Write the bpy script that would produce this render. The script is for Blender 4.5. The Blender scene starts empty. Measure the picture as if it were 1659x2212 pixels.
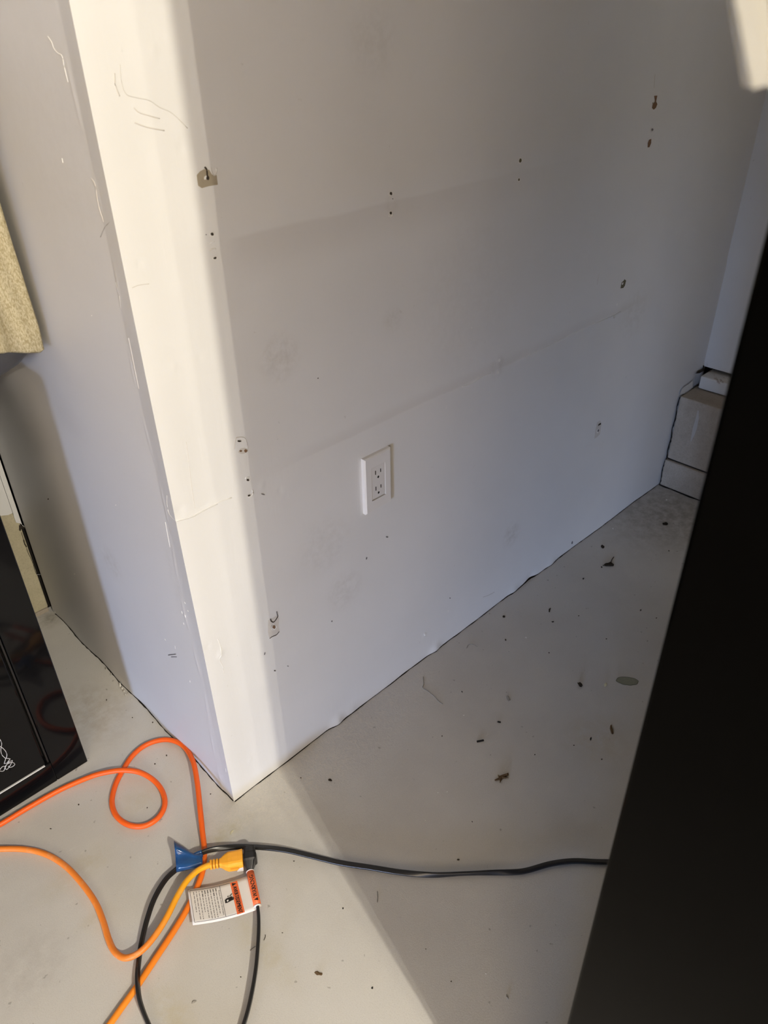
import bpy, bmesh, math, random
import numpy as np
from mathutils import Vector, Matrix

random.seed(7)
np.random.seed(7)
S = bpy.context.scene
COL = S.collection

# ------------------------------------------------------------------ camera
IW, IH, FPX = 1659.0, 2212.0, 1655.0
CAM = np.array([-0.41504312, -0.858135, 1.25499268])
RW = np.array([[0.71296163, -0.39921573, 0.57646553],
               [-0.70099851, -0.38593647, 0.59971171],
               [-0.01693528, -0.83167292, -0.55500753]])   # columns: camera right, down, forward
cd = bpy.data.cameras.new('camera')
cam = bpy.data.objects.new('camera', cd)
COL.objects.link(cam)
m = Matrix.Identity(4)
for r in range(3):
    m[r][0] = RW[r, 0]; m[r][1] = -RW[r, 1]; m[r][2] = -RW[r, 2]; m[r][3] = CAM[r]
cam.matrix_world = m
cd.sensor_fit = 'HORIZONTAL'
cd.sensor_width = 27.0
cd.lens = 27.0 * FPX / IW
cd.clip_start = 0.02
cd.dof.use_dof = True
cd.dof.focus_distance = 1.5
cd.dof.aperture_fstop = cd.lens / 3.0
S.camera = cam

# ------------------------------------------------------------------ exposure, sky, lamps
S.cycles.adaptive_threshold = 0.04; S.cycles.use_light_tree = False; S.cycles.max_bounces = 5; S.cycles.diffuse_bounces = 3; S.cycles.glossy_bounces = 3
S.view_settings.view_transform = 'Standard'
S.view_settings.look = 'None'
S.view_settings.gamma = 1.0
S.view_settings.use_curve_mapping = False
S.view_settings.exposure = 0.25

w = bpy.data.worlds.new('sky'); S.world = w
w.use_nodes = True
bg = w.node_tree.nodes['Background']
bg.inputs[0].default_value = (0.50, 0.65, 1.0, 1)
bg.inputs[1].default_value = 110.0

def lamp(name, loc, watts, rad, col):
    l = bpy.data.lights.new(name, 'POINT'); l.energy = watts; l.shadow_soft_size = rad; l.color = col
    o = bpy.data.objects.new(name, l); o.location = loc; COL.objects.link(o); return o

# ceiling fixture behind the camera, three bulbs; their light passes the cabinet's edge
EDGE = np.array([-0.062, -0.729])
DIRA = np.array([-0.2393, -0.971]); PERP = np.array([0.971, -0.2393])
LZ, LT, MAINW = 2.20, 1.90, 216.0
WARM = (0.975, 0.90, 0.755)
for i, (off, wt, rr) in enumerate(((0.028, 0.70, 0.021), (0.130, 0.10, 0.004), (-0.030, 0.20, 0.004))):
    p = EDGE + DIRA * LT + PERP * off
    lamp('ceiling_bulb', (p[0], p[1], LZ), MAINW * wt, rr, WARM)

# large soft warm fill, added to brighten the walls; stands for no known lamp
lamp('warm_fill', (-2.10, -2.45, 1.45), 104.0, 0.60, (1.0, 0.80, 0.57))

# daylight portal in the open doorway of the left wall
DOOR_X, DOOR_Y0, DOOR_Y1, DOOR_Z = -6.0, -3.80, -2.80, 0.95
pl = bpy.data.lights.new('doorway_portal', 'AREA'); pl.shape = 'RECTANGLE'
pl.size = DOOR_Z; pl.size_y = DOOR_Y1 - DOOR_Y0
pl.cycles.is_portal = True
po = bpy.data.objects.new('doorway_portal', pl)
po.location = (DOOR_X, (DOOR_Y0 + DOOR_Y1) / 2, DOOR_Z / 2)
po.rotation_euler = (0, -math.pi / 2, 0)
COL.objects.link(po)

# ------------------------------------------------------------------ helpers
def ray(px, py):
    return RW @ np.array([px - IW / 2, py - IH / 2, FPX])
def fl(px, py, z=0.0):
    d = ray(px, py); return CAM + d * ((z - CAM[2]) / d[2])
def wy(px, py, y=0.0):
    d = ray(px, py); return CAM + d * ((y - CAM[1]) / d[1])
def wx(px, py, x=0.0):
    d = ray(px, py); return CAM + d * ((x - CAM[0]) / d[0])

def smooth(a, b, x):
    t = np.clip((x - a) / (b - a), 0, 1); return t * t * (3 - 2 * t)

def tag(o, label, cat, group=None):
    o['label'] = label; o['category'] = cat
    if group: o['group'] = group
    return o
def structure(o, label=None):
    o['kind'] = 'structure'
    if label: o['label'] = label
    return o

def obj(name, verts, faces, mat, parent=None, smooth_shade=False):
    me = bpy.data.meshes.new(name)
    me.from_pydata([tuple(map(float, v)) for v in verts], [], [tuple(map(int, f)) for f in faces])
    me.update()
    if smooth_shade:
        me.polygons.foreach_set('use_smooth', [True] * len(me.polygons))
    if mat: me.materials.append(mat)
    o = bpy.data.objects.new(name, me); COL.objects.link(o)
    if parent: o.parent = parent
    return o

def bmobj(name, bm, mat, parent=None, smooth_shade=False):
    me = bpy.data.meshes.new(name); bm.to_mesh(me); bm.free()
    if smooth_shade:
        me.polygons.foreach_set('use_smooth', [True] * len(me.polygons))
    if mat: me.materials.append(mat)
    o = bpy.data.objects.new(name, me); COL.objects.link(o)
    if parent: o.parent = parent
    return o

def empty(name, loc=(0, 0, 0)):
    o = bpy.data.objects.new(name, None); COL.objects.link(o)
    o.empty_display_size = 0.02
    return o     # stays at the world origin so that parts keep world coordinates

def box(name, lo, hi, mat, parent=None, bevel=0.0, seg=2):
    bm = bmesh.new()
    bmesh.ops.create_cube(bm, size=1.0)
    for v in bm.verts:
        v.co = Vector([lo[i] + (v.co[i] + 0.5) * (hi[i] - lo[i]) for i in range(3)])
    if bevel > 0:
        bmesh.ops.bevel(bm, geom=list(bm.edges), offset=bevel, segments=seg, profile=0.5, affect='EDGES')
    return bmobj(name, bm, mat, parent)

def catmull(P, n=10):
    P = [np.array(p, float) for p in P]
    P = [2 * P[0] - P[1]] + P + [2 * P[-1] - P[-2]]
    out = []
    for i in range(1, len(P) - 2):
        p0, p1, p2, p3 = P[i - 1:i + 3]
        for k in range(n):
            t = k / n
            out.append(0.5 * ((2 * p1) + (p2 - p0) * t + (2 * p0 - 5 * p1 + 4 * p2 - p3) * t * t + (3 * p1 - p0 - 3 * p2 + p3) * t ** 3))
    out.append(P[-2]); return out

def sweep(path, profile, twist=None, scale=None):
    """profile: list of (side, up) offsets; returns verts, faces"""
    n = len(path); k = len(profile); V = []; F = []
    for i in range(n):
        t = path[min(i + 1, n - 1)] - path[max(i - 1, 0)]; t = t / np.linalg.norm(t)
        side = np.cross(t, [0, 0, 1.0])
        side = side / max(np.linalg.norm(side), 1e-6); up = np.cross(side, t)
        a = twist(i / (n - 1)) if twist else 0.0
        s = scale(i / (n - 1)) if scale else 1.0
        c, sn = math.cos(a), math.sin(a)
        for (u, v) in profile:
            V.append(path[i] + s * ((u * c - v * sn) * side + (u * sn + v * c) * up))
    for i in range(n - 1):
        for j in range(k):
            F.append((i * k + j, i * k + (j + 1) % k, (i + 1) * k + (j + 1) % k, (i + 1) * k + j))
    F.append(tuple(range(k - 1, -1, -1))); F.append(tuple((n - 1) * k + j for j in range(k)))
    return V, F

def circ(r, n=12):
    return [(r * math.cos(2 * math.pi * j / n), r * math.sin(2 * math.pi * j / n)) for j in range(n)]

def tube(name, path, r, mat, parent=None, n=12):
    V, F = sweep(path, circ(r, n))
    return obj(name, V, F, mat, parent, True)

def lathe(name, c, prof, mat, parent=None, n=64, wob=None, sx=1.0, sy=1.0, ex=2.0):
    V = []; F = []
    for i, (r, z) in enumerate(prof):
        for j in range(n):
            a = 2 * math.pi * j / n
            rr = r + (wob(a, z) if wob else 0)
            ca, sa = math.cos(a), math.sin(a)
            V.append((c[0] + sx * rr * math.copysign(abs(ca) ** (2 / ex), ca), c[1] + sy * rr * math.copysign(abs(sa) ** (2 / ex), sa), z))
    for i in range(len(prof) - 1):
        for j in range(n):
            F.append((i * n + j, i * n + (j + 1) % n, (i + 1) * n + (j + 1) % n, (i + 1) * n + j))
    return obj(name, V, F, mat, parent, True)

# ------------------------------------------------------------------ materials
class NT:
    def __init__(s, name, rough=0.5, spec=0.5, metal=0.0):
        s.m = bpy.data.materials.new(name); s.m.use_nodes = True
        s.t = s.m.node_tree; s.b = s.t.nodes['Principled BSDF']
        s.b.inputs['Roughness'].default_value = rough
        s.b.inputs['Specular IOR Level'].default_value = spec
        s.b.inputs['Metallic'].default_value = metal
        s.co = s.t.nodes.new('ShaderNodeTexCoord').outputs['Object']
    def n(s, typ, **kw):
        nd = s.t.nodes.new(typ)
        for k, v in kw.items(): setattr(nd, k, v)
        return nd
    def lk(s, a, b): s.t.links.new(a, b)
    def noise(s, scale, detail=4, rough=0.55, vec=None, dist=0.0):
        nd = s.n('ShaderNodeTexNoise'); nd.inputs['Scale'].default_value = scale
        nd.inputs['Detail'].default_value = detail; nd.inputs['Roughness'].default_value = rough
        nd.inputs['Distortion'].default_value = dist
        s.lk(vec or s.co, nd.inputs['Vector']); return nd.outputs['Fac']
    def mapr(s, v, a, b, c=0.0, d=1.0):
        nd = s.n('ShaderNodeMapRange'); s.lk(v, nd.inputs['Value'])
        nd.inputs['From Min'].default_value = a; nd.inputs['From Max'].default_value = b
        nd.inputs['To Min'].default_value = c; nd.inputs['To Max'].default_value = d
        nd.interpolation_type = 'SMOOTHSTEP'
        return nd.outputs['Result']
    def math(s, op, a, b):
        nd = s.n('ShaderNodeMath', operation=op)
        for i, v in enumerate((a, b)):
            if isinstance(v, (int, float)): nd.inputs[i].default_value = v
            else: s.lk(v, nd.inputs[i])
        return nd.outputs[0]
    def mix(s, f, a, b):
        nd = s.n('ShaderNodeMix', data_type='RGBA')
        if isinstance(f, (int, float)): nd.inputs[0].default_value = f
        else: s.lk(f, nd.inputs[0])
        for idx, v in ((6, a), (7, b)):
            if isinstance(v, tuple): nd.inputs[idx].default_value = (*v, 1)
            else: s.lk(v, nd.inputs[idx])
        return nd.outputs[2]
    def scaled(s, sx, sy, sz, rot=(0, 0, 0), loc=(0, 0, 0)):
        nd = s.n('ShaderNodeMapping'); s.lk(s.co, nd.inputs['Vector'])
        nd.inputs['Scale'].default_value = (sx, sy, sz); nd.inputs['Rotation'].default_value = rot
        nd.inputs['Location'].default_value = loc
        return nd.outputs['Vector']
    def blob(s, c, size, soft=0.5):
        """1 inside an ellipsoid stain centred at c, 0 outside"""
        nd = s.n('ShaderNodeVectorMath', operation='SUBTRACT'); s.lk(s.co, nd.inputs[0]); nd.inputs[1].default_value = c
        n2 = s.n('ShaderNodeVectorMath', operation='DIVIDE'); s.lk(nd.outputs[0], n2.inputs[0]); n2.inputs[1].default_value = size
        n3 = s.n('ShaderNodeVectorMath', operation='LENGTH'); s.lk(n2.outputs[0], n3.inputs[0])
        return s.mapr(n3.outputs['Value'], 1.0, soft, 0.0, 1.0)
    def bump(s, h, strength=0.3, dist=0.002):
        nd = s.n('ShaderNodeBump'); nd.inputs['Strength'].default_value = strength
        nd.inputs['Distance'].default_value = dist; s.lk(h, nd.inputs['Height'])
        s.lk(nd.outputs['Normal'], s.b.inputs['Normal'])
    def color(s, c):
        if isinstance(c, tuple): s.b.inputs['Base Color'].default_value = (*c, 1)
        else: s.lk(c, s.b.inputs['Base Color'])
        return s

def plain(name, c, rough=0.5, spec=0.5, metal=0.0, var=0.06, scale=60, bump=0.0):
    t = NT(name, rough, spec, metal)
    f = t.noise(scale, 4)
    a = tuple(max(0, x * (1 - var)) for x in c); b = tuple(min(1, x * (1 + var)) for x in c)
    t.color(t.mix(f, a, b))
    if bump: t.bump(f, bump, 0.001)
    return t.m

def wall_paint(name, stains=(), base=(0.80, 0.795, 0.785), joints=False):
    t = NT(name, 0.48, 0.35)
    big = t.noise(3.0, 3); fine = t.noise(140, 3, 0.6)
    brush = t.noise(1.0, 3, 0.6, t.scaled(90, 90, 7))
    c = t.mix(t.mapr(big, 0.35, 0.7), base, tuple(x * 0.955 for x in base))
    specks = t.mapr(t.noise(75, 2, 0.5), 0.74, 0.79)
    c = t.mix(t.math('MULTIPLY', specks, 0.22), c, (0.42, 0.39, 0.36))
    br = t.mapr(t.noise(60, 4, 0.7), 0.30, 0.72)
    for (cc, sz, colr, amt) in stains:
        b = t.blob(cc, sz, 0.25)
        c = t.mix(t.math('MULTIPLY', t.math('MULTIPLY', b, br), amt), c, colr)
    if joints:      # shade of the two taped drywall joints, painted into the colour
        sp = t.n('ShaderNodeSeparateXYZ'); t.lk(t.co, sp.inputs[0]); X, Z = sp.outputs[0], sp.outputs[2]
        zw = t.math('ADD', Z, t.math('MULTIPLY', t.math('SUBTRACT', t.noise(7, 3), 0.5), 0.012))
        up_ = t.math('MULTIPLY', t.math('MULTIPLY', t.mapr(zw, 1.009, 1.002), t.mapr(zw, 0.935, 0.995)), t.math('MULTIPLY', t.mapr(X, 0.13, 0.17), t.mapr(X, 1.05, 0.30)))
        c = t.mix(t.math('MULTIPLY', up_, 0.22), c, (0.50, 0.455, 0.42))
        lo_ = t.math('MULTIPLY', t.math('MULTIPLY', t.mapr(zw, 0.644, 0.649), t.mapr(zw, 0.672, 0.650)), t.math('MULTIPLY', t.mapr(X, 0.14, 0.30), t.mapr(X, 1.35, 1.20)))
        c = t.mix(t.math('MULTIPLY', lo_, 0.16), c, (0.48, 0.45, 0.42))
    t.color(c)
    h = t.math('ADD', t.math('MULTIPLY', fine, 0.35), brush)
    t.bump(h, 0.16, 0.0012)
    return t.m

def concrete_floor():
    t = NT('painted concrete', 0.62, 0.35)
    base = (0.625, 0.615, 0.595)
    big = t.noise(2.6, 4); mid = t.noise(14, 5, 0.6); fine = t.noise(520, 4, 0.7); scr = t.noise(1.0, 4, 0.65, t.scaled(34, 160, 1, (0, 0, 0.7)))
    c = t.mix(t.mapr(big, 0.3, 0.7), base, (0.57, 0.552, 0.525))
    c = t.mix(t.math('MULTIPLY', t.mapr(mid, 0.42, 0.75), 0.45), c, (0.64, 0.62, 0.58))
    c = t.mix(t.math('MULTIPLY', t.mapr(fine, 0.45, 0.8), 0.35), c, (0.38, 0.36, 0.325))
    c = t.mix(t.math('MULTIPLY', t.mapr(scr, 0.60, 0.72), 0.35), c, (0.68, 0.66, 0.62))
    c = t.mix(t.math('MULTIPLY', t.mapr(t.noise(70, 2, 0.5), 0.71, 0.76), 0.5), c, (0.16, 0.145, 0.125))
    # olive water stains and worn paint, plus the darker patches marked below
    br = t.mapr(t.noise(38, 5, 0.7), 0.25, 0.72)
    for (px, py, sx, sy, colr, amt) in ((470, 1815, 0.10, 0.03, (0.504, 0.455, 0.294), 0.75), (560, 2040, 0.035, 0.13, (0.518, 0.469, 0.336), 0.55),
                                        (170, 1880, 0.09, 0.04, (0.504, 0.448, 0.308), 0.5), (370, 2190, 0.04, 0.09, (0.518, 0.462, 0.308), 0.55),
                                        (300, 1730, 0.05, 0.04, (0.518, 0.462, 0.322), 0.4), (210, 1985, 0.05, 0.03, (0.504, 0.462, 0.336), 0.4),
                                        (1290, 1600, 0.10, 0.10, (0.504, 0.434, 0.308), 0.45), (60, 2090, 0.10, 0.10, (0.420, 0.399, 0.378), 0.5),  # last entry: greyer, darker patch at the lower left
                                        (1440, 1110, 0.30, 0.26, (0.27, 0.245, 0.205), 0.8), (200, 1540, 0.10, 0.16, (0.40, 0.35, 0.28), 0.6), (110, 1335, 0.06, 0.05, (0.18, 0.16, 0.12), 0.7)):  # first entry: far-corner dirt, deepened with shade painted into the colour
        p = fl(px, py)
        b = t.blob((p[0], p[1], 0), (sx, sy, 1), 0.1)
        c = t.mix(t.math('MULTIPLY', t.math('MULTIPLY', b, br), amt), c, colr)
    # rough bare strip along the wall
    p = fl(730, 1600)
    rb = t.blob((0.20, -0.03, 0), (0.42, 0.12, 1), 0.2)
    rn = t.mapr(t.noise(120, 5, 0.75, dist=1.2), 0.35, 0.7)
    c = t.mix(t.math('MULTIPLY', rb, t.math('MULTIPLY', rn, 0.6)), c, (0.72, 0.67, 0.59))
    t.color(c)
    h = t.math('ADD', t.math('MULTIPLY', fine, 0.5), t.math('ADD', t.math('MULTIPLY', mid, 0.35), t.math('MULTIPLY', t.math('MULTIPLY', rb, rn), 1.2)))
    t.bump(h, 0.35, 0.0016)
    return t.m

def block_mat(name, a, b):
    t = NT(name, 0.9, 0.2)
    f = t.noise(16, 6, 0.7); g = t.noise(230, 4, 0.7)
    c = t.mix(t.mapr(f, 0.3, 0.7), a, b)
    c = t.mix(t.math('MULTIPLY', t.mapr(g, 0.45, 0.75), 0.5), c, tuple(x * 0.6 for x in a))
    t.color(c); t.bump(g, 0.6, 0.003)
    return t.m

def black_gloss():
    t = NT('black enamel', 0.07, 0.22)
    t.color((0.004, 0.004, 0.0045))
    t.bump(t.noise(9, 2), 0.03, 0.002)
    return t.m

def felt_mat():
    t = NT('beige felt', 0.95, 0.1)
    f = t.noise(1.0, 5, 0.75, t.scaled(420, 420, 200)); g = t.noise(30, 5, 0.7)
    c = t.mix(t.mapr(f, 0.38, 0.62), (0.36, 0.30, 0.17), (0.62, 0.555, 0.39))
    c = t.mix(t.math('MULTIPLY', g, 0.3), c, (0.40, 0.35, 0.22))
    t.color(c); t.bump(f, 0.6, 0.002)
    return t.m

def cord_mat(name, a, b, axis_lo, axis_hi, ax=1, dirt=0.0):
    t = NT(name, 0.42, 0.4)
    sp = t.n('ShaderNodeSeparateXYZ'); t.lk(t.co, sp.inputs[0])
    f = t.mapr(sp.outputs[ax], axis_lo, axis_hi)
    c = t.mix(f, a, b)
    c = t.mix(t.math('MULTIPLY', t.mapr(t.noise(60, 4, 0.7), 0.5, 0.7), dirt), c, (0.75, 0.52, 0.30))
    t.color(c); t.bump(t.noise(300, 2), 0.1, 0.0008)
    return t.m

st = lambda px, py, sz, amt, c=(0.52, 0.49, 0.45): (tuple(wy(px, py)), (sz, 0.1, sz), c, amt)
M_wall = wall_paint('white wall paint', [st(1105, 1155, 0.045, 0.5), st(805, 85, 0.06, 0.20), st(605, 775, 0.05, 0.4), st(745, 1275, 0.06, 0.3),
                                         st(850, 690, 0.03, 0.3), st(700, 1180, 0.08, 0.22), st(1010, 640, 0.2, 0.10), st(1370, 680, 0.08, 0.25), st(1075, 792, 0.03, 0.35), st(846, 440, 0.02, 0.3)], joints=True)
stl = lambda px, py, sy, sz, amt, c=(0.50, 0.48, 0.46): (tuple(wx(px, py)), (0.1, sy, sz), c, amt)
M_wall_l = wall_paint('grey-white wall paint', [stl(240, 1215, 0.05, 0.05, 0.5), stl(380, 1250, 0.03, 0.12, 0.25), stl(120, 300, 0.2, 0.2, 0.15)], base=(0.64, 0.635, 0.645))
M_ceil = plain('bare ceiling board', (0.22, 0.20, 0.175), 0.8, 0.2)
M_floor = concrete_floor()
M_room = plain('garage wall paint', (0.22, 0.205, 0.19), 0.8, 0.2)
M_block = block_mat('grey concrete block', (0.50, 0.445, 0.37), (0.42, 0.355, 0.285))
M_block_y = block_mat('buff concrete block', (0.60, 0.54, 0.38), (0.52, 0.465, 0.32))
M_sill = NT('worn white sill paint', 0.55, 0.3)
_f = M_sill.mapr(M_sill.noise(26, 5, 0.7), 0.56, 0.66)
_sp = M_sill.n('ShaderNodeSeparateXYZ'); M_sill.lk(M_sill.co, _sp.inputs[0])
_top = M_sill.mapr(_sp.outputs[2], 0.318, 0.336)
M_sill.color(M_sill.mix(M_sill.math('MULTIPLY', _f, _top), (0.76, 0.75, 0.72), (0.34, 0.26, 0.20)))
M_sill = M_sill.m
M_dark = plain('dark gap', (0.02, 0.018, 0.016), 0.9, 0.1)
M_hole = plain('hole in drywall', (0.055, 0.045, 0.036), 0.95, 0.1, var=0.4, scale=400)
M_brown = plain('torn brown paper', (0.20, 0.12, 0.07), 0.95, 0.1, var=0.35, scale=300)
M_olive = plain('bare plaster hole', (0.15, 0.135, 0.09), 0.95, 0.1, var=0.35, scale=300)
M_paper = plain('bare drywall paper', (0.40, 0.345, 0.255), 0.9, 0.1, var=0.12, scale=150)
M_chipg = plain('grey bare patch', (0.66, 0.63, 0.59), 0.8, 0.2, var=0.1, scale=150)
M_flake = plain('lifted white paint', (0.84, 0.83, 0.80), 0.45, 0.4)
M_scuff = plain('grey scuff', (0.64, 0.625, 0.59), 0.8, 0.2)
M_scuffd = plain('dark scuff', (0.17, 0.165, 0.17), 0.8, 0.2)
M_crack = plain('fine crack', (0.36, 0.345, 0.34), 0.8, 0.2)
M_plate = plain('white plastic', (0.80, 0.785, 0.77), 0.3, 0.5, var=0.01)
M_recept = plain('white plastic insert', (0.77, 0.75, 0.73), 0.35, 0.5, var=0.01)
M_gloss = black_gloss()
M_blackpl = plain('black plastic', (0.012, 0.012, 0.013), 0.38, 0.5, var=0.2)
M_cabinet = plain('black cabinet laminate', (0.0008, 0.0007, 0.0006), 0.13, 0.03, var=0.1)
M_silver = plain('silver paint', (0.62, 0.62, 0.63), 0.35, 0.5, var=0.04)
M_chrome = plain('bright silver strip', (0.92, 0.92, 0.90), 0.3, 0.8, 0.2, var=0.02)
M_felt = felt_mat()
M_base = plain('dark grey plastic', (0.045, 0.045, 0.05), 0.4, 0.5, var=0.1)
M_white = plain('white painted strip', (0.39, 0.378, 0.335), 0.5, 0.3, var=0.03)
M_orange = cord_mat('orange cord jacket', (0.95, 0.36, 0.025), (0.90, 0.13, 0.012), -0.30, 0.02)
M_yellow = cord_mat('yellow-orange cord jacket', (0.86, 0.24, 0.03), (0.98, 0.44, 0.015), -0.27, -0.16, 0, 0.25)
M_plug = plain('yellow-orange moulded plastic', (0.98, 0.43, 0.035), 0.4, 0.4, var=0.04)
M_plugd = plain('plug grooves', (0.30, 0.12, 0.01), 0.7, 0.2)
M_bcord = plain('black cord jacket', (0.014, 0.014, 0.015), 0.3, 0.5, var=0.15)
M_tape = NT('blue tape', 0.18, 0.5)
M_tape.color(M_tape.mix(M_tape.noise(50, 4), (0.007, 0.043, 0.15), (0.018, 0.09, 0.25))); M_tape.bump(M_tape.noise(90, 3), 0.3, 0.002); M_tape = M_tape.m
M_tag = plain('white tag', (0.80, 0.77, 0.74), 0.4, 0.4, var=0.03)
M_tagor = plain('orange print', (0.88, 0.17, 0.05), 0.45, 0.4, var=0.04)
M_ink = plain('black ink', (0.02, 0.018, 0.016), 0.6, 0.3)
M_fine = plain('fine grey print', (0.16, 0.15, 0.145), 0.6, 0.3)
M_leaf = plain('dry leaf', (0.13, 0.085, 0.045), 0.9, 0.1, var=0.5, scale=200)
M_dirt = plain('dark dirt', (0.045, 0.036, 0.027), 0.95, 0.1, var=0.5, scale=300)
M_black = plain('black scrap', (0.01, 0.009, 0.008), 0.6, 0.3)
M_pale = plain('pale chip', (0.62, 0.58, 0.40), 0.7, 0.3, var=0.2, scale=300)
M_grey = plain('grey chip', (0.34, 0.325, 0.30), 0.8, 0.2, var=0.3, scale=300)
M_glue = plain('dried green-grey glue', (0.27, 0.28, 0.21), 0.55, 0.4, var=0.12, scale=150)
M_gluer = plain('dark glue rim', (0.13, 0.135, 0.10), 0.7, 0.3, var=0.2, scale=150)

# ------------------------------------------------------------------ structure: the boxed-out corner
rs = np.random.RandomState(3)
_ph = rs.uniform(0, 6.28, (14, 2)); _fr = rs.uniform(3, 22, (14, 2)); _am = rs.uniform(0.2, 1, 14) / np.sqrt(_fr.sum(1))
def lump(a, b):
    s = 0
    for k in range(14): s = s + _am[k] * np.sin(a * _fr[k, 0] + _ph[k, 0]) * np.sin(b * _fr[k, 1] + _ph[k, 1])
    return s
def gauss(x, c, s): return np.exp(-((x - c) / s) ** 2)

def h_main(x, z):
    """how far the painted drywall stands proud of y=0, metres"""
    h = 0.00055 * lump(x, z)
    h = h + 0.0022 * (1 - smooth(0.0, 0.055, x))                       # corner bead
    jz = 0.646 + 0.0015 * np.sin(x * 37) + 0.001 * np.sin(x * 91 + 1)
    seam = gauss(z, jz, 0.0050)
    h = h + 0.0020 * seam * (smooth(0.72, 0.80, x) * (1 - smooth(1.24, 1.32, x)) * (0.6 + 0.4 * np.sin(x * 55)) + 0.35 * smooth(0.3, 0.4, x) * (1 - smooth(0.7, 0.74, x)))
    h = h - 0.0009 * gauss(z, jz, 0.0025) * (1 - smooth(0.085, 0.10, x))
    h = h + 0.0007 * gauss(z, jz - 0.004, 0.004) * (1 - smooth(0.085, 0.10, x))
    h = h + 0.0013 * gauss(z, 0.655, 0.022) * gauss(x, 0.72, 0.05) + 0.0012 * gauss(z, 0.66, 0.02) * gauss(x, 1.17, 0.05)
    h = h + 0.0036 * smooth(0.995, 1.028, z) * (1 - smooth(1.03, 1.34, z)) * (0.25 + 0.75 * (1 - smooth(0.35, 0.6, x))) * (1 - smooth(1.1, 1.5, x)) * smooth(0.06, 0.14, x) # taped joint, upper course proud
    h = h - 0.0022 * smooth(0.638, 0.662, z) * (1 - smooth(0.68, 0.95, z)) * smooth(0.12, 0.2, x)
    for cx, amp in ((0.262, 0.0055), (0.30, 0.002), (0.565, 0.004), (0.86, 0.003), (0.93, -0.003), (1.02, 0.003)):
        h = h + amp * gauss(x, cx, 0.016) * (1 - smooth(0.0, 0.035, z))
    h = h + 0.002 * (1 - smooth(0.0, 0.02, z)) * np.sin(x * 21) * 0.5
    for (cx, cz, s, amp) in DENTS: h = h + amp * gauss(x, cx, s) * gauss(z, cz, s)
    return h
DENTS = []
for (px, py, s, a) in ((918, 1372, .004, .0012), (300, 570, .004, -.0012), (375, 792, .004, .0012), (432, 772, .004, -.001), (565, 1050, .005, .001), (605, 1060, .005, -.001),
                       (1080, 778, .005, .0018), (1075, 803, .005, .0015), (1322, 684, .005, .0018), (475, 1412, .006, .0018), (448, 1395, .004, -.0012), (388, 1100, .006, -.0015),
                       (690, 1195, .004, -.001), (450, 1500, .005, .001), (330, 110, .004, .001), (390, 320, .004, -.001), (540, 1640, .004, .001)):
    p = wy(px, py); DENTS.append((p[0], p[2], s, a))

def h_left(y, z):
    h = 0.0005 * lump(y * 1.3 + 4, z + 2)
    h = h + 0.0042 * (1 - np.clip(y / (0.034 + 0.003 * np.sin(z * 9)), 0, 1)) * smooth(0.25, 0.85, z) + 0.0012 * (1 - np.clip(y / 0.02, 0, 1)) * (1 - smooth(0.25, 0.85, z))
    h = h + 0.0006 * gauss(y, 0.035 + 0.006 * np.sin(z * 17), 0.003) * (0.5 + 0.5 * np.sin(z * 60))
    h = h + 0.0015 * (1 - smooth(0, 0.03, z)) * np.sin(y * 33)
    return h

def height_wall(name, us, vs, fn, mat):
    U, V = np.meshgrid(us, vs)
    P = fn(U, V).reshape(-1, 3)
    nu, nv = len(us), len(vs)
    idx = np.arange(nu * nv).reshape(nv, nu)
    F = np.stack([idx[:-1, :-1], idx[:-1, 1:], idx[1:, 1:], idx[1:, :-1]], -1).reshape(-1, 4)
    me = bpy.data.meshes.new(name)
    me.vertices.add(len(P)); me.vertices.foreach_set('co', P.ravel())
    me.loops.add(F.size); me.loops.foreach_set('vertex_index', F.ravel().astype(np.int32))
    me.polygons.add(len(F)); me.polygons.foreach_set('loop_start', np.arange(0, F.size, 4, dtype=np.int32))
    me.polygons.foreach_set('use_smooth', [True] * len(F))
    me.update(); me.validate()
    me.materials.append(mat)
    o = bpy.data.objects.new(name, me); COL.objects.link(o); return o

def main_fn(U, V):
    foot = 0.0011 + 0.0008 * np.sin(U * 31) + 0.0006 * np.sin(U * 83 + 1)
    foot = foot + 0.006 * gauss(U, 0.93, 0.03)
    Z = V + foot * (1 - smooth(0, 0.05, V))
    X = U - h_left(np.zeros_like(U), Z) * (1 - smooth(0, 0.012, U))
    return np.stack([X, -h_main(U, Z), Z], -1)
zs = np.concatenate([np.linspace(0, 0.06, 25)[:-1], np.arange(0.06, 1.38, 0.0038), np.linspace(1.38, 2.6, 12)])
xs = np.concatenate([np.arange(0, 0.2, 0.0035), np.arange(0.2, 1.736, 0.0048)])
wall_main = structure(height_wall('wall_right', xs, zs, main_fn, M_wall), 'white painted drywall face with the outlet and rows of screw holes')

def left_fn(U, V):
    foot = 0.0026 + 0.0012 * np.sin(U * 37 + 2) + 0.0008 * np.sin(U * 97)
    Z = V + foot * (1 - smooth(0, 0.05, V))
    Y = U - h_main(np.zeros_like(U), Z) * (1 - smooth(0, 0.012, U))
    return np.stack([-h_left(U, Z), Y, Z], -1)
ys = np.concatenate([np.arange(0, 0.06, 0.002), np.arange(0.06, 0.771, 0.005), [0.7725]])
wall_side = structure(height_wall('wall_left', ys, zs, left_fn, M_wall_l), 'lavender-grey painted narrow side of the boxed-out corner')

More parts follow.
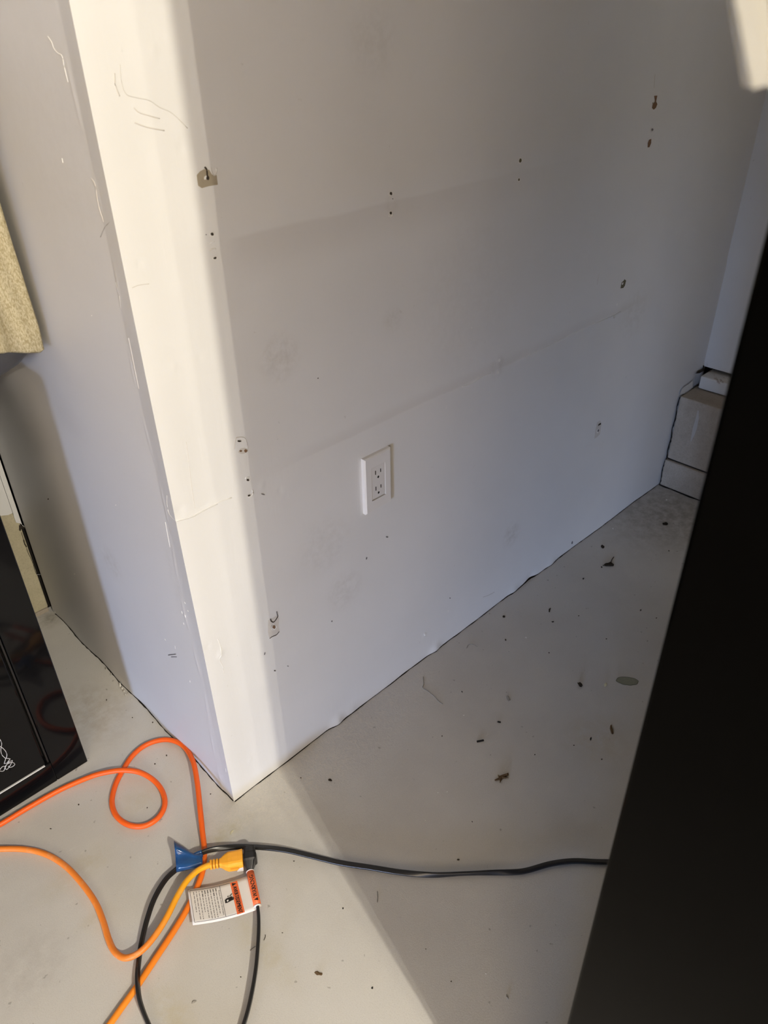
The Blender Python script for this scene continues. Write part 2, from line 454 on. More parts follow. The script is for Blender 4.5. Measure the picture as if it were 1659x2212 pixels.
# ------------------------------------------------------------------ structure: garage shell
X0, X1, Y0, Y1, ZC = -6.0, 1.725, -4.2, 0.7746, 2.6
def slab(name, lo, hi, mat, label=None, parent=None):
    o = box(name, lo, hi, mat, parent)
    return structure(o, label)
slab('floor', (-6.1, -4.4, -0.10), (2.1, 1.2, 0.0), M_floor, 'grey painted concrete garage floor')
slab('driveway', (-60.0, -40.0, -0.12), (-6.1, 40.0, -0.005), plain('dark asphalt', (0.07, 0.07, 0.072), 0.9, 0.2))
slab('ceiling', (X0 - 0.1, Y0 - 0.1, ZC), (2.0, 1.0, ZC + 0.1), M_ceil)
slab('wall_rear', (X0 - 0.1, Y0 - 0.1, 0), (2.0, Y0, ZC), M_room)
slab('wall_house', (X0 - 0.1, 0.95, 0), (2.0, 1.05, ZC), M_room)
slab('wall_end', (1.86, Y0 - 0.1, 0), (1.96, 1.05, ZC), M_room)
# wall with the doorway (daylight side, outside the frame)
bm = bmesh.new()
def addbox(bm, lo, hi):
    r = bmesh.ops.create_cube(bm, size=1.0)
    for v in r['verts']: v.co = Vector([lo[i] + (v.co[i] + 0.5) * (hi[i] - lo[i]) for i in range(3)])
addbox(bm, (X0 - 0.1, Y0, 0), (X0, DOOR_Y0, ZC)); addbox(bm, (X0 - 0.1, DOOR_Y1, 0), (X0, 1.0, ZC)); addbox(bm, (X0 - 0.1, DOOR_Y0, DOOR_Z), (X0, DOOR_Y1, ZC))
structure(bmobj('wall_doorway', bm, M_room))

# far wall on the right: drywall above, sill board, block course, footing course
slab('wall_far', (1.725, Y0, 0.346), (1.80, 0.012, ZC), M_wall, 'white far wall standing on a block curb')
curb = structure(box('wall_curb', (1.70, Y0, 0.0), (1.80, -0.004, 0.293), M_dark))
for i in range(5):
    box('block', (1.594, -0.006 - 0.40 * (i + 1) + 0.008, 0.092), (1.70, -0.006 - 0.40 * i, 0.295), M_block, curb, 0.004)
    box('footing_block', (1.586, -0.004 - 0.60 * (i + 1) + 0.004, 0.0), (1.70, -0.004 - 0.60 * i, 0.0885), M_block, curb, 0.004)
box('mortar', (1.597, -2.0, 0.0885), (1.70, -0.008, 0.092), M_dark, curb)
trim = structure(box('trim_1', (1.676, Y0, 0.297), (1.76, -0.018, 0.3355), M_sill, None, 0.004), 'worn white sill board on the block curb')
jp = [np.array([1.5845 if z < 0.0885 else 1.5925, -0.0035 - 0.0012 * math.sin(z * 90), z]) for z in np.linspace(0.0, 0.292, 40)]
V = []
for k, p in enumerate(jp):
    wv = random.uniform(0.0015, 0.005); V += [p, p + np.array([0.0004, -wv, 0])]
obj('corner_gap', V, [(2 * k, 2 * k + 1, 2 * k + 3, 2 * k + 2) for k in range(len(jp) - 1)], M_dark, curb)
V = []
for k in range(60):
    y = -0.004 - k * 0.02; V += [(1.588, y, 0.0010), (1.5845 - random.uniform(0.0005, 0.006), y, 0.0010), (1.588, y, random.uniform(0.002, 0.005))]
obj('dirt_line', V, [f_ for k in range(59) for f_ in ((3 * k, 3 * k + 3, 3 * k + 4, 3 * k + 1),)], M_dark, curb)
# white drip on the block
_p = [(1508, 887), (1506, 905), (1501, 925), (1497, 940), (1492, 954)]
V = [];
for k, (px, py) in enumerate(_p):
    wd = (1.2, 3.5, 4.5, 3.2, 0.8)[k]
    for s_ in (-1, 1): V.append(wx(px + s_ * wd, py, 1.5925))
obj('paint_drip', V, [(2 * k, 2 * k + 1, 2 * k + 3, 2 * k + 2) for k in range(4)], plain('grey-white drip', (0.50, 0.485, 0.46), 0.7, 0.3), curb)
# torn wad of drywall paper between the wall and the sill
for pts in ([(1468, 853), (1474, 838), (1487, 830), (1496, 822), (1497, 838), (1480, 850)],):
    P = [wy(a, b, -0.004) for a, b in pts]
    obj('torn_paper', P, [tuple(range(len(P)))], M_flake, wall_main)
obj('gap_shadow', [wy(a, b, -0.0035) for a, b in ((1502, 807), (1509, 801), (1517, 798), (1519, 788), (1521, 790), (1522, 800), (1512, 806))], [tuple(range(7))], M_hole, wall_main)

# back wall on the left: drywall with a torn bottom edge over buff block
low = [(-14, 1116), (18, 1112.5), (28, 1108), (31, 1119), (35, 1129), (45, 1131.5), (52, 1137), (57, 1141)]
pts = []
for a, b in low: pts.append(wy(a, b, Y1))
pts.append(np.array([-0.0035, Y1, 0.262]))
verts = []; faces = []
top = [(p[0], Y1, ZC) for p in pts]
for k, p in enumerate(pts): verts += [(p[0], Y1, p[2]), top[k], (p[0], Y1 + 0.012, p[2]), (p[0], Y1 + 0.012, ZC)]
for k in range(len(pts) - 1):
    a = 4 * k; b = 4 * (k + 1)
    faces += [(a, b, b + 1, a + 1), (a, a + 2, b + 2, b)]
n0 = len(verts)
verts += [(X0, Y1, 0.30), (X0, Y1, ZC), (pts[0][0], Y1, 0.30), (pts[0][0], Y1, ZC)]
faces += [(n0, n0 + 2, n0 + 3, n0 + 1)]
wall_back = structure(obj('wall_back', verts, faces, M_wall), 'white drywall behind the safe with a torn lower edge over block')
curb2 = structure(box('wall_foundation', (X0, Y1 + 0.022, 0), (0.4, Y1 + 0.12, 0.5), M_dark))
for i in range(3):
    box('block', (-0.006 - 0.4 * (i + 1) + 0.006, Y1 + 0.003, 0.016), (-0.006 - 0.4 * i, Y1 + 0.07, 0.33), M_block_y, curb2, 0.003)
    box('footing_block', (-0.006 - 0.4 * (i + 1), Y1 + 0.006, 0.0), (-0.006 - 0.4 * i, Y1 + 0.07, 0.012), M_block, curb2, 0.002)
crk = [wy(a, b, Y1 + 0.0028) for a, b in ((46, 1150), (50, 1163), (55, 1178), (61, 1195), (66, 1205), (72, 1220), (76, 1234), (80, 1241))]
tube('crack', catmull(crk, 4), 0.0006, M_dirt, curb2, 6)
tube('crack', catmull([wy(a, b, Y1 + 0.0028) for a, b in ((51, 1166), (53, 1174), (57, 1181))], 4), 0.0014, M_dirt, curb2, 6)
tube('crack', [wy(a, b, Y1 + 0.0028) for a, b in ((80, 1241), (86, 1241), (91, 1240))], 0.001, M_scuffd, curb2, 6)
obj('dirt_patch', [wy(a, b, Y1 + 0.0026) for a, b in ((41, 1134), (52, 1138), (54, 1141), (47, 1141), (44, 1148), (41, 1145))], [tuple(range(6))], M_dirt, curb2)

# dark strip in the joint along the foot of the two faces
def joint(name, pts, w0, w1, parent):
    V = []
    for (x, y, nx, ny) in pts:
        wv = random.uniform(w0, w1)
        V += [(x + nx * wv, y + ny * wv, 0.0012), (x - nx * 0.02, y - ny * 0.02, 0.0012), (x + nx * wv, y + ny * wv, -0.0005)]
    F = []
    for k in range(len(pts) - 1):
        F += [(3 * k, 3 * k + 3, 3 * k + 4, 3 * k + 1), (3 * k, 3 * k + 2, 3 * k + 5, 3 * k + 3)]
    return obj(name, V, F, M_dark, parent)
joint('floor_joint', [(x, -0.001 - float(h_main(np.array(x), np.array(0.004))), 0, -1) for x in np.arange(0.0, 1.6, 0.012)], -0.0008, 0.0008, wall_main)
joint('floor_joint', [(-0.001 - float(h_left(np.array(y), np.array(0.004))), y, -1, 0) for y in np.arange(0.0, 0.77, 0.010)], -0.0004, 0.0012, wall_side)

# ------------------------------------------------------------------ marks on the main wall
def on_main(px, py, off):
    p = wy(px, py, 0.0)
    for _ in range(2):
        h = float(h_main(np.array(p[0]), np.array(p[2]))) + off
        p = wy(px, py, -h)
    return p
def on_left(px, py, off):
    p = wx(px, py, 0.0)
    h = float(h_left(np.array(p[1]), np.array(p[2]))) + off
    return wx(px, py, -h)
def plate_poly(name, pts, off, mat, parent, place=None):
    """thin solid piece following the wall"""
    place = place or on_main
    k = len(pts)
    V = [place(a, b, off) for a, b in pts] + [place(a, b, -0.001) for a, b in pts]
    F = [tuple(range(k))] + [(i, (i + 1) % k, k + (i + 1) % k, k + i) for i in range(k)]
    return obj(name, V, F, mat, parent)
def ell(cx, cy, rx, ry, rot=0.0, n=9, jit=0.18):
    out = []
    for j in range(n):
        a = 2 * math.pi * j / n; q = 1 + random.uniform(-jit, jit)
        x = rx * q * math.cos(a); y = ry * q * math.sin(a)
        out.append((cx + x * math.cos(rot) - y * math.sin(rot), cy + x * math.sin(rot) + y * math.cos(rot)))
    return out
def mark_line(name, pts, r, mat, parent, place=None, n=6):
    place = place or on_main
    return tube(name, catmull([place(a, b, r * 0.2) for a, b in pts], 5), r, mat, parent, 6)
def hole(cx, cy, rx, ry, mat=None, rot=0.0, rim=True):
    if rim: plate_poly('paint_rim', ell(cx - 0.4, cy + 0.5, rx * 1.7, ry * 1.6, rot, 11, 0.22), 0.0006, M_flake, wall_main)
    plate_poly('screw_hole', ell(cx, cy, rx, ry, rot, 9, 0.15), 0.0009, mat or M_hole, wall_main)
W = wall_main
# big chip near the corner
plate_poly('bare_patch', [(425, 378), (432, 370), (441, 365.5), (452, 367), (457, 376), (463, 380), (468, 378), (470.5, 399), (464, 400), (452, 402), (436, 406.5), (428, 401), (426, 388)], 0.0004, M_paper, W)
plate_poly('paint_rim', ell(443.5, 384, 3.2, 5, 0.3), 0.0007, M_flake, W)
hole(449, 384.5, 3.6, 4.6, rim=False)
mark_line('crack', [(442, 361), (446, 366), (447, 374), (448, 382)], 0.0011, M_hole, W)
mark_line('crack', [(455, 362), (457, 371), (461, 378), (465, 378), (468, 371), (467.5, 363)], 0.0006, M_scuff, W)
hole(458.5, 506, 3.6, 3.6); hole(445.5, 507, 1.4, 1.2, M_scuffd, rim=False)
mark_line('paint_ridge', [(453, 527), (458, 524), (463, 522)], 0.0007, M_flake, W)
mark_line('paint_ridge', [(453, 541), (458, 538), (466, 537)], 0.0009, M_flake, W)
hole(464.5, 557.5, 4.0, 2.6, rot=-0.3)
hole(517, 953, 4.2, 1.9, rim=False); plate_poly('bare_patch', ell(524, 974, 9, 6, -0.2, 12), 0.0004, M_chipg, W)
hole(520, 974, 3.0, 2.2, M_brown, rim=False); hole(531, 974, 3.5, 3.6, M_brown, rot=0.6, rim=False)
mark_line('paint_ridge', [(506, 970), (508, 950), (513, 945), (528, 946), (534, 960), (535, 970)], 0.0006, M_chipg, W)
hole(535.5, 1037, 3.0, 2.4); hole(538, 1070.5, 3.4, 2.0, rot=-0.3)
mark_line('paint_ridge', [(545, 1058), (546.5, 1066), (543, 1072), (538, 1074)], 0.0009, M_flake, W)
mark_line('paint_ridge', [(530, 1035), (532, 1031.5), (538, 1031)], 0.0009, M_flake, W)
plate_poly('bare_patch', [(579, 1340), (583, 1338), (590, 1335), (598, 1330), (603, 1336), (601, 1352), (604, 1363), (598, 1371), (589, 1374), (582, 1380), (578.5, 1366)], 0.0004, M_chipg, W)
mark_line('crack', [(584, 1337), (586, 1342), (591, 1343.5), (596, 1338), (600, 1331)], 0.0011, M_hole, W)
mark_line('crack', [(597.5, 1321), (598.5, 1327), (600, 1331)], 0.0010, M_scuffd, W)
mark_line('crack', [(582.5, 1379), (588, 1375), (597, 1371), (603, 1364)], 0.0009, M_hole, W)
mark_line('crack', [(588, 1350), (586, 1355), (590, 1361)], 0.0006, M_scuffd, W)
hole(592, 1354.5, 3.6, 3.8, M_brown)
hole(844.8, 418, 2.8, 3.6); hole(844.4, 460.5, 2.6, 3.2); hole(848.5, 429.5, 1, 1, rim=False)
mark_line('paint_ridge', [(840, 466.5), (845, 468), (849, 463)], 0.0007, M_flake, W)
hole(1124, 347, 3.0, 4.6, M_olive, 0.3); hole(1121, 388, 1.8, 3.2, M_olive, 0.2)
plate_poly('torn_hole', [(1413.5, 207), (1420, 206.5), (1418.5, 214), (1417.5, 219), (1420, 225), (1417, 233), (1412, 237), (1408.5, 233), (1410, 225), (1415, 219)], 0.0006, M_brown, W)
mark_line('crack', [(1409.5, 222), (1413, 227)], 0.0007, M_brown, W)
hole(1409.5, 280, 1.9, 3.0, M_scuffd, rim=False)
plate_poly('torn_hole', [(1402, 302), (1407, 300), (1406.5, 309), (1403, 318), (1399, 318.5), (1399.5, 309)], 0.0006, M_brown, W)
plate_poly('torn_hole', [(1343, 610), (1347.5, 606), (1349, 603), (1352.5, 606), (1350, 617), (1346.5, 622), (1340.5, 623), (1341.5, 616)], 0.0006, M_olive, W)
plate_poly('paint_rim', ell(1345, 612.5, 1.4, 2.6, 0.4), 0.0009, M_flake, W)
plate_poly('bare_patch', [(1290, 912), (1297, 908), (1299, 918), (1296, 938), (1290, 944), (1284, 948), (1286, 930)], 0.0003, M_chipg, W)
plate_poly('screw_hole', [(1291.5, 921), (1293, 916), (1298.5, 913), (1298, 917), (1294, 919)], 0.0009, M_hole, W)
hole(1292.5, 930, 1.6, 3.2, M_scuffd, 0.3)
for px, py, rx, ry, mt in ((1078.5, 778, 2.6, 3.6, M_flake), (1075.5, 805, 2.8, 4.0, M_flake), (1333, 658, 1.6, 3, M_flake), (1327, 684, 2.4, 4, M_chipg), (918, 1370, 2.2, 3.6, M_flake),
                           (1019, 708, 1.4, 1.6, M_flake), (964, 880, 1.0, 5, M_flake), (594, 1449, 2.2, 1.2, M_hole), (622, 1439, 1.6, 1.0, M_scuffd), (572, 1412, 1.2, 3.4, M_scuffd),
                           (836, 1160, 2.6, 1.6, M_scuffd), (687, 817, 1.4, 1.4, M_hole), (717, 1342, 1.2, 2.0, M_scuffd), (792, 1206, 1.4, 3, M_scuffd), (972, 1292, 1.0, 1.2, M_hole),
                           (1236, 1172, 1.6, 3.4, M_scuffd), (568, 1068, 4.5, 1.0, M_scuffd), (968, 1320, 1.0, 3.0, M_flake)):
    plate_poly('paint_nick', ell(px, py, rx, ry, 0.25), 0.0007, mt, W)
# scuffs on the bright strip
mark_line('scuff_mark', [(259, 140), (262, 175), (272, 203), (295, 211), (322, 217), (345, 232), (372, 245), (405, 277)], 0.00045, M_scuff, W)
mark_line('scuff_mark', [(288, 232), (300, 243), (322, 250), (345, 256)], 0.0006, M_chipg, W)
mark_line('scuff_mark', [(247, 158), (249, 185), (258, 208)], 0.0008, M_chipg, W)
mark_line('scuff_mark', [(290, 265), (318, 275), (355, 282)], 0.0007, M_chipg, W)
mark_line('seam_crack', [(381, 1124.5), (415, 1115), (425, 1109), (440, 1101), (470, 1086), (500, 1075)], 0.0008, M_flake, W)
mark_line('seam_crack', [(382, 1126.5), (416, 1117), (440, 1103.5), (470, 1089)], 0.0005, M_scuff, W)
mark_line('paint_ridge', [(470, 1380), (476, 1395), (478, 1415), (474, 1424), (481, 1440), (483, 1455)], 0.00045, M_flake, W)
mark_line('paint_ridge', [(402, 955), (408, 1000), (415, 1060), (421, 1098)], 0.0003, M_chipg, W)
mark_line('scuff_mark', [(285, 622), (300, 616), (322, 613)], 0.0004, M_chipg, W)
mark_line('seam_ridge', [(1140, 768), (1165, 757), (1200, 739), (1240, 719), (1290, 697), (1325, 682), (1340, 673)], 0.0007, M_flake, W)
mark_line('seam_ridge', [(998, 836), (1020, 827), (1045, 812), (1060, 806)], 0.0007, M_flake, W)
mark_line('scuff_mark', [(1415, 160), (1413, 190)], 0.0005, M_chipg, W)
mark_line('scuff_mark', [(1290, 615), (1294, 590)], 0.0005, M_chipg, W)
mark_line('scuff_mark', [(1043, 1290), (1055, 1286), (1068, 1279)], 0.0005, M_scuff, W)
# marks on the left face
Lw = wall_side
mark_line('paint_ridge', [(103, 78), (112, 92), (116, 104), (124, 114), (134, 121), (139, 145), (147, 178)], 0.0005, M_flake, Lw, on_left)
mark_line('paint_ridge', [(197, 385), (206, 400), (212, 440), (224, 480)], 0.0006, M_chipg, Lw, on_left)
mark_line('crack', [(243, 474), (233, 484), (226, 492), (217, 512)], 0.0005, M_crack, Lw, on_left)
mark_line('paint_ridge', [(250, 610), (258, 640), (261, 665)], 0.0004, M_flake, Lw, on_left)
mark_line('paint_ridge', [(278, 730), (290, 790), (300, 840)], 0.0006, M_chipg, Lw, on_left)
mark_line('crack', [(361, 1070), (361, 1088), (365, 1108), (372, 1118), (380, 1125)], 0.0006, M_flake, Lw, on_left)
mark_line('paint_ridge', [(357, 1128), (362, 1155), (367, 1182)], 0.0004, M_flake, Lw, on_left)
mark_line('scuff_mark', [(364, 1415), (380, 1413)], 0.0009, M_scuffd, Lw, on_left)
mark_line('scuff_mark', [(370, 1419), (382, 1419)], 0.0007, M_scuffd, Lw, on_left)
mark_line('paint_nick', [(134, 342), (136, 352)], 0.0006, M_flake, Lw, on_left)
for px, py in ((392, 1320), (399, 1328), (405, 1318), (398, 1300), (396, 1345), (356, 1380), (410, 1470), (378, 1395), (250, 1530), (487, 1660)):
    mark_line('paint_nick', [(px, py), (px + random.uniform(0, 3), py + random.uniform(3, 7))], 0.0004, M_flake, Lw, on_left)
for px, py in ((65, 682), (198, 682), (104, 1078), (161, 1240), (250, 1091)):
    plate_poly('paint_nick', ell(px, py, 1.4, 1.6), 0.0006, M_flake if px != 104 else M_hole, Lw, on_left)
# curled drywall paper at the foot of the left face
rf = random.Random(11)
for (px, py, w_, h_) in ((259, 1478, 2.2, 6), (263, 1486, 2.6, 4), (268, 1492, 1.8, 3), (272, 1500, 3.5, 2.6), (278, 1497, 1.5, 2.5), (229, 1444, 1.6, 3.2), (240, 1457, 1.4, 3.4), (346, 1557, 2.5, 4.0), (284, 1511, 1.4, 1.2), (119, 1322, 1.6, 2.2)):
    n = 7; P = []
    for q_ in range(n):
        a = 2 * math.pi * q_ / n; k_ = rf.uniform(0.55, 1.2)
        P.append(fl(px + w_ * k_ * math.cos(a), py + h_ * k_ * math.sin(a), rf.uniform(0.001, 0.008)))
    c_ = fl(px, py, rf.uniform(0.003, 0.010)); P.append(c_)
    o_ = obj('torn_paper', P, [(q_, (q_ + 1) % n, n) for q_ in range(n)], M_flake, Lw)
    sm = o_.modifiers.new('thickness', 'SOLIDIFY'); sm.thickness = 0.0006

# ------------------------------------------------------------------ outlet
out = empty('wall_outlet')
tag(out, 'white rectangular duplex wall outlet with two sockets on the drywall', 'outlet')
ox, oz = 0.3895, 0.5398           # centre of the plate
pw, ph, pt = 0.0650, 0.1143, 0.0088
OFFY = float(-h_main(np.array(ox), np.array(oz)))
def plate_ring(name, w, h, iw, ih, y0, y1, bev, mat, parent):
    bm = bmesh.new()
    o_ = [(-w / 2, -h / 2), (w / 2, -h / 2), (w / 2, h / 2), (-w / 2, h / 2)]; i_ = [(-iw / 2, -ih / 2), (iw / 2, -ih / 2), (iw / 2, ih / 2), (-iw / 2, ih / 2)]
    ob = [(x + (bev if x < 0 else -bev), z + (bev if z < 0 else -bev)) for x, z in o_]
    vs_ = lambda L, y: [bm.verts.new((ox + x, y, oz + z)) for x, z in L]
    A = vs_(o_, y0); B = vs_(o_, y1 + bev); C_ = vs_(ob, y1); D = vs_(i_, y1); E_ = vs_(i_, y0)
    for P, Q in ((A, B), (B, C_), (C_, D), (D, E_)):
        for k in range(4): bm.faces.new((P[k], P[(k + 1) % 4], Q[(k + 1) % 4], Q[k]))
    bmesh.ops.recalc_face_normals(bm, faces=bm.faces)
    return bmobj(name, bm, mat, parent)
plate_ring('cover_plate', pw, ph, 0.0340, 0.0680, OFFY + 0.001, OFFY - pt, 0.0024, M_plate, out)
box('backing', (ox - 0.019, OFFY - 0.0020, oz - 0.036), (ox + 0.019, OFFY - 0.0005, oz + 0.036), M_dark, out)
rec = box('receptacle', (ox - 0.0158, OFFY - pt + 0.0010, oz - 0.0326), (ox + 0.0156, OFFY - 0.002, oz + 0.0332), M_recept, out, 0.0008)
fy = OFFY - pt + 0.0010
for cz in (0.0165, -0.0165):
    for sx, hh in ((-0.0063, 0.0082), (0.0063, 0.0068)):
        box('slot', (ox + sx - 0.0011, fy - 0.0002, oz + cz + 0.0045 - hh / 2), (ox + sx + 0.0009, fy + 0.001, oz + cz + 0.0045 + hh / 2), M_dark, rec)
        box('slot_edge', (ox + sx + 0.0009, fy - 0.0003, oz + cz + 0.0045 - hh / 2), (ox + sx + 0.0018, fy + 0.001, oz + cz + 0.0045 + hh / 2), M_flake, rec)
    n = 10; Vv = [(ox + 0.0023 * math.cos(2 * math.pi * j / n), fy - 0.0002, oz + cz - 0.0065 + 0.0026 * math.sin(2 * math.pi * j / n)) for j in range(n)]
    obj('ground_hole', Vv, [tuple(range(n))], M_dark, rec)
    obj('slot_edge', [(v[0] + 0.0016, fy - 0.0001, v[2] - 0.0002) for v in Vv], [tuple(range(n))], M_flake, rec)

# ------------------------------------------------------------------ safe on the left
SX1, SYF, SH = -0.1530, 0.283, 0.752
safe = empty('safe'); tag(safe, 'glossy black steel safe with silver scrollwork, cut off by the left edge', 'safe')
SX0 = -0.80
box('body', (SX0, SYF + 0.014, 0.0), (SX1, 0.745, SH), M_gloss, safe, 0.003)
box('frame_stile', (-0.2160, SYF, 0.0), (SX1, SYF + 0.016, SH), M_gloss, safe, 0.002)
box('frame_stile', (SX0, SYF, 0.0), (-0.737, SYF + 0.016, SH), M_gloss, safe, 0.002)
box('frame_rail', (-0.737, SYF, 0.0), (-0.2160, SYF + 0.016, 0.0525), M_gloss, safe, 0.0015)
box('frame_rail', (-0.737, SYF, SH - 0.05), (-0.2160, SYF + 0.016, SH), M_gloss, safe, 0.0015)
door = box('door', (-0.731, SYF - 0.0005, 0.0565), (-0.2255, SYF + 0.016, SH - 0.055), M_gloss, safe, 0.0015)
box('gap_seal', (-0.2205, SYF + 0.004, 0.053), (-0.2175, SYF + 0.0145, SH - 0.052), M_blackpl, safe)
box('trim_strip', (-0.731, SYF - 0.0015, 0.0535), (-0.2275, SYF + 0.004, 0.0550), M_chrome, door)
def zc(a, b): return wy(a / 11.058, 1550 + b / 11.058, SYF - 0.0008)
for pts in ([(-60, 440), (0, 525), (40, 610), (30, 700), (20, 780), (45, 890), (130, 975)], [(-70, 640), (0, 690), (60, 725), (130, 800), (165, 890), (145, 975)],
            [(130, 985), (150, 972), (245, 985)], [(245, 985), (175, 1075)], [(175, 1075), (295, 1020)], [(295, 1020), (280, 1065), (190, 1085), (100, 1100)], [(100, 1100), (135, 985)],
            [(125, 1165), (185, 1105), (290, 1072), (352, 1108), (320, 1160), (240, 1190), (195, 1160)], [(125, 1165), (60, 1172), (0, 1240), (-40, 1290)],
            [(-40, 1275), (85, 1275), (128, 1165)], [(150, 1150), (125, 1200), (160, 1242), (215, 1185), (275, 1090)]):
    P = [zc(a, b) for a, b in pts]
    tube('scrollwork', catmull(P, 5) if len(P) > 2 else P, 0.00055, M_silver, door, 6)

# round felt-sided vessel standing on the safe
bc = (-0.300, 0.415); R = 0.2; SE = dict(sx=1.45, sy=0.70, ex=9.0)
bas = empty('fabric_basket'); tag(bas, 'beige felt round basket with dark rounded base, at the left edge above the safe', 'basket')
fold = lambda a, z: 0.0035 * math.sin(a * 9 + 1.5) + 0.002 * math.sin(a * 17 + z * 6)
lathe('felt_side', bc, [(R - 0.010, 0.826), (R - 0.004, 0.822), (R, 0.826), (R + 0.001, 0.86), (R - 0.001, 0.95), (R - 0.003, 1.05), (R - 0.006, 1.15), (R - 0.012, 1.22), (R - 0.02, 1.222), (R - 0.024, 1.20), (R - 0.02, 0.86)], M_felt, bas, 96, fold, **SE)
for v in bas.children[0].data.vertices:
    if v.co.x > bc[0]:
        v.co.z += 0.34 * max(0.0, min(0.11, -0.022 - v.co.x)) * (1 - float(smooth(0.83, 0.98, np.array(v.co.z))))
lathe('base', bc, [(0.02, SH + 0.002), (0.06, SH), (0.085, SH + 0.006), (0.12, SH + 0.020), (0.155, SH + 0.040), (0.178, SH + 0.058), (0.190, SH + 0.074), (0.192, SH + 0.09), (0.190, SH + 0.14)], M_base, bas, 72, None, **SE)
lathe('rim', bc, [(R - 0.022, 1.215), (R - 0.012, 1.228), (R - 0.004, 1.215), (R - 0.012, 1.205), (R - 0.022, 1.215)], M_felt, bas, 72, None, **SE)

# ------------------------------------------------------------------ black cabinet on the right
cab = empty('cabinet'); tag(cab, 'tall plain black cabinet filling the right edge, nearest the camera', 'cabinet')
CX0, CX1, CY0, CY1, CH = -0.062, 1.30, -1.42, -0.729, 2.05
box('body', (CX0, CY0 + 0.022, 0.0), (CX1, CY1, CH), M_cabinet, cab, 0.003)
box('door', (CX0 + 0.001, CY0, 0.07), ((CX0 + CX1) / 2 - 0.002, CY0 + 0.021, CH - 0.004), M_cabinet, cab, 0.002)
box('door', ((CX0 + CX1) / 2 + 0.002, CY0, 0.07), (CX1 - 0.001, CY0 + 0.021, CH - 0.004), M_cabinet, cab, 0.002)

# white strip hanging from the ceiling close to the camera, its lower end in the picture
strip = empty('white_strip'); tag(strip, 'blurred white stepped strip hanging down in the upper right corner', 'trim strip')
def strip_prism(name, tl, tr, bl, br, dist, dep, mat):
    q = []
    for p in (tl, tr, br, bl):
        d = ray(*p); q.append(CAM + d / np.linalg.norm(d) * dist)
    nrm = np.cross(q[1] - q[0], q[3] - q[0]); nrm /= np.linalg.norm(nrm)
    if nrm @ (CAM - q[0]) < 0: nrm = -nrm
    for a, b in ((0, 3), (1, 2)):            # run on up to the ceiling along its own direction
        up_ = q[a] - q[b]; q[a] = q[b] + up_ * ((ZC + 0.01 - q[b][2]) / up_[2])
    V = q + [p - nrm * dep for p in q]
    return obj(name, V, [(0, 1, 2, 3), (7, 6, 5, 4), (0, 4, 5, 1), (1, 5, 6, 2), (2, 6, 7, 3), (3, 7, 4, 0)], mat, strip)
strip_prism('flange', (1574, 0), (1600, 0), (1606, 186), (1632, 186), 0.232, 0.002, M_white)
strip_prism('face', (1590, 0), (1632, 0), (1625, 194), (1667, 180), 0.229, 0.004, M_white)
strip_prism('back_flange', (1628, 0), (1662, 0), (1660, 190), (1694, 186), 0.233, 0.002, M_white)

# ------------------------------------------------------------------ cords
RO = 0.0050
def P3(lst): return [fl(a, b, z) for a, b, z in lst]
o_path = catmull(P3([(-120, 1850, .006), (-50, 1805, .006), (0, 1781, .006), (60, 1745, .006), (130, 1706, .006), (195, 1678, .009), (232, 1668, .014), (266, 1664, .0165), (300, 1668, .014), (330, 1684, .009), (350, 1708, .006),
                     (356, 1738, .006), (342, 1766, .006), (312, 1784, .006), (278, 1782, .006), (252, 1763, .006), (242, 1734, .006), (248, 1700, .006), (262, 1670, .006), (284, 1635, .006), (312, 1611, .006),
                     (345, 1599, .007), (374, 1600, .009), (399, 1614, .012), (417, 1645, .020), (426, 1690, .021), (432, 1745, .018), (437, 1795, .010), (441, 1830, .006), (441, 1855, .006), (437, 1885, .006),
                     (425, 1918, .006), (405, 1962, .006), (375, 2012, .006), (340, 2065, .006), (300, 2125, .006), (262, 2178, .006), (232, 2220, .006), (180, 2290, .006)]), 8)
oc = tube('extension_cord', o_path, RO, M_orange, None, 14)
tag(oc, 'orange extension cord making a small loop beside the wall corner', 'cord')

yc = empty('extension_cord'); tag(yc, 'yellow-orange cord with moulded plug pushed into the black connector', 'cord')
y_path = catmull(P3([(-140, 1850, .006), (-60, 1838, .006), (0, 1834, .006), (55, 1835, .006), (100, 1846, .006), (140, 1870, .006), (175, 1906, .006), (205, 1948, .006), (222, 1988, .006), (235, 2030, .007), (248, 2056, .010),
                     (268, 2069, .014), (292, 2063, .018), (315, 2045, .021), (340, 2014, .023), (362, 1978, .025), (382, 1938, .026), (402, 1905, .026), (425, 1882, .024), (446, 1871, .021), (460, 1867, .018)]), 8)
tube('cable', y_path, RO, M_yellow, yc, 14)
# plug
pa = fl(452, 1868.5, 0.0185); pb = fl(525, 1856, 0.0165)
ax_ = (pb - pa); Lp = np.linalg.norm(ax_); ax_ /= Lp
sd = np.cross(ax_, [0, 0, 1.0]); sd /= np.linalg.norm(sd); upv = np.cross(sd, ax_)
def loft(name, secs, mat, parent, p0=pa, n=20, pw_=4.0):
    V = []; F = []
    for (t, a, b, dz) in secs:
        for j in range(n):
            th = 2 * math.pi * j / n; c, s = math.cos(th), math.sin(th)
            u = a * math.copysign(abs(c) ** (2 / pw_), c); v = b * math.copysign(abs(s) ** (2 / pw_), s)
            V.append(p0 + ax_ * (t * Lp) + sd * u + upv * (v + dz))
    for i in range(len(secs) - 1):
        for j in range(n): F.append((i * n + j, i * n + (j + 1) % n, (i + 1) * n + (j + 1) % n, (i + 1) * n + j))
    F.append(tuple(range(n - 1, -1, -1))); F.append(tuple((len(secs) - 1) * n + j for j in range(n)))
    return obj(name, V, F, mat, parent)
